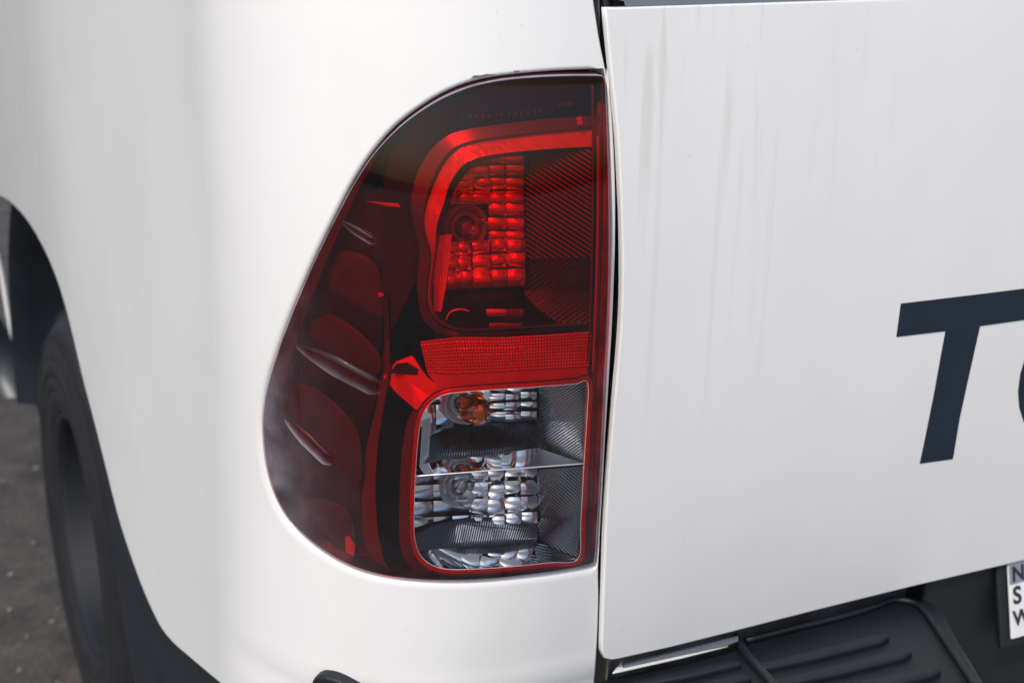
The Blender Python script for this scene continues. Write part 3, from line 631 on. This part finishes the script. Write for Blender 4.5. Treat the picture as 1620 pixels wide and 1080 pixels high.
# ================================================================== BELOW THE TAILGATE: sill, step bumper, plate
def pt(px, py, z): return at_plane(np.array([float(px)]), np.array([float(py)]), (0, 0, 1), z)[0]
def prism(name, pts_top, z_top, z_bot, mat, parent, bev=.004, seg=3, label=None):
    n = len(pts_top); V = [(x, y, z_top) for x, y in pts_top]+[(x, y, z_bot) for x, y in pts_top]
    F = [tuple(range(n)), tuple(range(2*n-1, n-1, -1))]+[(i, n+i, n+(i+1) % n, (i+1) % n) for i in range(n)]
    o = link(name, V, F, mat, parent, False, label=label)
    bm = bmesh.new(); bm.from_mesh(o.data); bmesh.ops.recalc_face_normals(bm, faces=bm.faces); bm.to_mesh(o.data); bm.free()
    if bev: bevel(o, bev, seg)
    return o
def bumper():
    mb = MB(); mb.box((-.02, .062, .45), (1.42, .10, .60)); bevel(mb.build('rear_sill', 'jamb', truck, False), .004)
    z0 = .575
    poly = lambda pts, z: [tuple(pt(x, y, z)[:2]) for x, y in pts]
    # painted body floor corner below the tailgate; the grey strip imitates the tailgate's shadow
    prism('sill_shade', poly([(986, 1054), (986, 1048), (1168, 1004), (1168, 1012), (1150, 1019)], z0+.016), z0+.016, z0+.0145, 'cap', truck, .0004)
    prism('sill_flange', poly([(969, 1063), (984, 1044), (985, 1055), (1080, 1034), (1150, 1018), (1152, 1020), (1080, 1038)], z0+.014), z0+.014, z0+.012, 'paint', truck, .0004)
    # main bumper body: a slab whose top is the step
    B = prism('bumper', poly([(948, 1100), (946, 1070), (985, 1062), (1080, 1043), (1167, 1018), (1340, 965), (1420, 945), (1475, 945), (1497, 965), (1520, 1010), (1560, 1075), (1640, 1200), (1300, 1300), (960, 1300)], z0), z0, .36, 'bumper', truck, .010, 4)
    for pts in ([(1207, 1056), (1200, 1047), (1300, 1022), (1395, 998), (1410, 1004), (1395, 1013), (1300, 1037)],
                [(1228, 1083), (1222, 1073), (1330, 1047), (1428, 1022), (1446, 1029), (1430, 1038), (1330, 1063)],
                [(1250, 1108), (1246, 1098), (1360, 1075), (1472, 1050), (1492, 1058), (1476, 1066), (1360, 1093)],
                [(960, 1092), (962, 1082), (1080, 1057), (1160, 1040), (1176, 1047), (1100, 1066)],
                [(960, 1116), (962, 1106), (1080, 1084), (1176, 1062), (1192, 1070), (1100, 1092)]):
        prism('step_rib', poly(pts, z0+.007), z0+.007, z0-.01, 'bumper', B, .0035, 3)
    mb = MB(); g = [pt(x, y, z0+.003) for x, y in ((1164, 1006), (1172, 1022), (1190, 1045), (1215, 1072), (1250, 1110))]; mb.tube(g, .0045, 10); mb.build('seam', 'black', B)
    # raised outer lip along the pad
    mb = MB(); g = [pt(x, y, z0+.004) for x, y in resample(spline([(1180, 1012), (1260, 992), (1330, 975), (1385, 958), (1410, 948), (1440, 951), (1462, 965), (1490, 1005), (1520, 1050), (1560, 1110)]), 40)]; mb.tube(g, .0033, 12); mb.build('step_lip', 'bumper', B)
    # centre recess behind the plate
    mb = MB(); mb.box((.425, .030, .40), (1.3, .060, .60)); bevel(mb.build('centre_panel', 'bumper', B, False), .004)
    # side end caps of the bumper under the body corner
    q = px2sz(resample(spline([(497, 1100), (495, 1083), (504, 1075), (525, 1078), (556, 1093), (600, 1120), (560, 1180), (500, 1180)], True), 60, True), -.012)
    sheet('end_cap', q, [], 'bumper', truck, -.012, .01, .01, [[(q, -.012), (offset(q, .003), -.008), (offset(q, .004), .01)]])
    return B
bump = bumper()
def mud_guard():
    right = [(148, 655), (170, 735), (192, 815), (224, 905), (253, 972), (300, 1030), (360, 1080), (430, 1130)]
    left = [(280, 1240), (238, 1160), (212, 1080), (198, 1000), (184, 910), (172, 820), (160, 730), (148, 665)]
    q = px2sz(resample(np.array(right+left), 120, True), .012)
    sheet('mud_guard', q, [], 'liner', truck, .012, .02, .02, [[(q, .012), (offset(q, .003), .015), (offset(q, .003), .05)]])
mud_guard()
def plate():
    y = .022; a = at_plane(np.array([1595.]), np.array([893.]), (0, 1, 0), y)[0]
    r = rays(np.array(1601.), np.array(1011.)); b = CAM+r*((a[0]-CAM[0])/r[0])          # the plate leans: its foot stands nearer
    H = float(np.hypot(b[1]-a[1], b[2]-a[2])); tilt = math.atan2(a[1]-b[1], a[2]-b[2])
    mb = MB(); mb.box((0, 0, -H), (.372, .003, 0)); P = bevel(mb.build('number_plate', 'plate', truck, False), .0012, 2)
    P.location = a; P.rotation_euler = (-tilt, 0, 0)
    mb = MB(); mb.box((.0008, -.0006, -H*.27), (.371, .001, -.0008)); mb.build('plate_band', 'plategrey', P, False)
    for ch, f0, hh in (('N', .03, .20), ('S', .30, .23), ('W', .62, .20)):
        cu = bpy.data.curves.new('letter', 'FONT'); cu.body = ch; cu.size = H*hh*1.4; cu.extrude = .0003; cu.offset = .0006
        t = bpy.data.objects.new('letter', cu); COL.objects.link(t); bpy.context.view_layer.update()
        me = bpy.data.meshes.new_from_object(t); COL.objects.unlink(t); bpy.data.objects.remove(t)
        me.materials.clear(); me.materials.append(M['ink']); o = bpy.data.objects.new('plate_letter', me); COL.objects.link(o); o.parent = P
        o.rotation_euler = (math.pi/2, 0, 0); o.location = (.003+(.0007 if ch != 'W' else -.0006), -.0012, -H*(f0+hh))
    mb = MB(); mb.box((-.012, .004, -H-.01), (.45, .012, .01)); bevel(mb.build('plate_holder', 'bumper', P, False), .003)
plate()

# ================================================================== WHEEL, ARCH, SIDE
WC = Vector((-.262, 1.20, .25)); WR = .365
def wheel():
    n = 96
    prof = [(0.0, .200), (.006, .206), (.010, .220), (.013, .235), (.0115, .2375), (.0145, .24), (.014, .258), (.0125, .26), (.0155, .262), (.014, .285), (.012, .288), (.013, .291), (.009, .308), (.004, .322), (.007, .327), (-.006, .345), (-.020, .358), (-.034, .3635), (-.05, WR)]
    prof += [(-.215, WR), (-.235, .352), (-.25, .30), (-.245, .22)]
    mb = MB(); mb.lathe(WC, prof, n, axis=(-1, 0, 0)); T = mb.build('wheel', 'tyre', truck, label='black rubber wheel half hidden in the arch')
    mb = MB()
    for k in range(60):                          # tread blocks over the shoulder
        a = 2*math.pi*k/60
        for x0, x1, rr in ((-.018, -.070, .0), (-.080, -.125, .001), (-.135, -.18, .001)):
            a0, a1 = a+.01*(x0 < -.07), a+.075
            V = []
            for aa in (a0, a1):
                for xx in (x0, x1):
                    for r_ in (WR-.014, WR+.006-(.006 if xx == -.018 else 0)):
                        V.append((WC.x-xx, WC.y+r_*math.cos(aa), WC.z+r_*math.sin(aa)))
            mb.add(V, [(0, 1, 3, 2), (4, 6, 7, 5), (0, 4, 5, 1), (2, 3, 7, 6), (1, 5, 7, 3), (0, 2, 6, 4)])
    mb.build('tread_blocks', 'tyre', T, False)
    mb = MB(); mb.lathe(WC, [(.000, .205), (.004, .200), (.002, .192), (-.012, .186), (-.075, .178), (-.095, .15), (-.095, .07), (-.075, .06), (-.075, .0001)], n, axis=(-1, 0, 0)); mb.build('rim', 'rim', T)
    mb = MB()
    for k in range(6):
        a = 2*math.pi*k/6+.3; dr = Vector((0, math.cos(a), math.sin(a)))
        mb.tube([WC+dr*.05+Vector((.07, 0, 0)), WC+dr*.12+Vector((.06, 0, 0)), WC+dr*.178+Vector((.075, 0, 0))], [.022, .018, .02], 10)
    mb.build('spokes', 'rim', T)
    # arch liner: inner barrel over the wheel, closed towards the truck's middle
    mb = MB(); A = np.linspace(-.08, math.pi+.4, 50); c = (1.20, .34)
    G = np.array([[(x, c[0]+r_*math.cos(a), c[1]+r_*math.sin(a)) for a in A] for x, r_ in ((-.285, .50), (-.25, .475), (-.06, .475), (-.02, .40), (-.02, .05))])
    mb.grid(G); mb.build('arch_liner', 'liner', truck)
    mb = MB(); mb.box((-.24, 1.74, .24), (1.3, 1.76, .9)); mb.build('cab_back', 'liner', truck, False)
wheel()
def front_of_arch():
    # the arch's forward lip and the side step beyond it
    y = 1.70
    f = lambda px, py, yy: at_plane(np.array([float(px)]), np.array([float(py)]), (0, 1, 0), yy)[0]
    c1 = resample(spline([(-30, 330), (-8, 390), (4, 440), (14, 500), (28, 560), (49, 617)]), 24); 
    A = np.array([f(x, y_, y) for x, y_ in c1]); mb = MB()
    mb.tube([Vector(a) for a in A], [.005]*23+[.002], 10); mb.build('arch_lip', 'paint', truck)
    c2 = resample(spline([(-60, 470), (-20, 480), (10, 520), (32, 575), (46, 622), (30, 632), (0, 632), (-60, 640)], True), 40, True)
    P = np.array([f(x, y_, 1.78) for x, y_ in c2]); P2 = P+np.array([0, .9, 0]); n = len(P)
    link('side_step', np.vstack([P, P2]), [tuple(range(n))]+[(i, (i+1) % n, n+(i+1) % n, n+i) for i in range(n)], 'liner', truck, True)
front_of_arch()
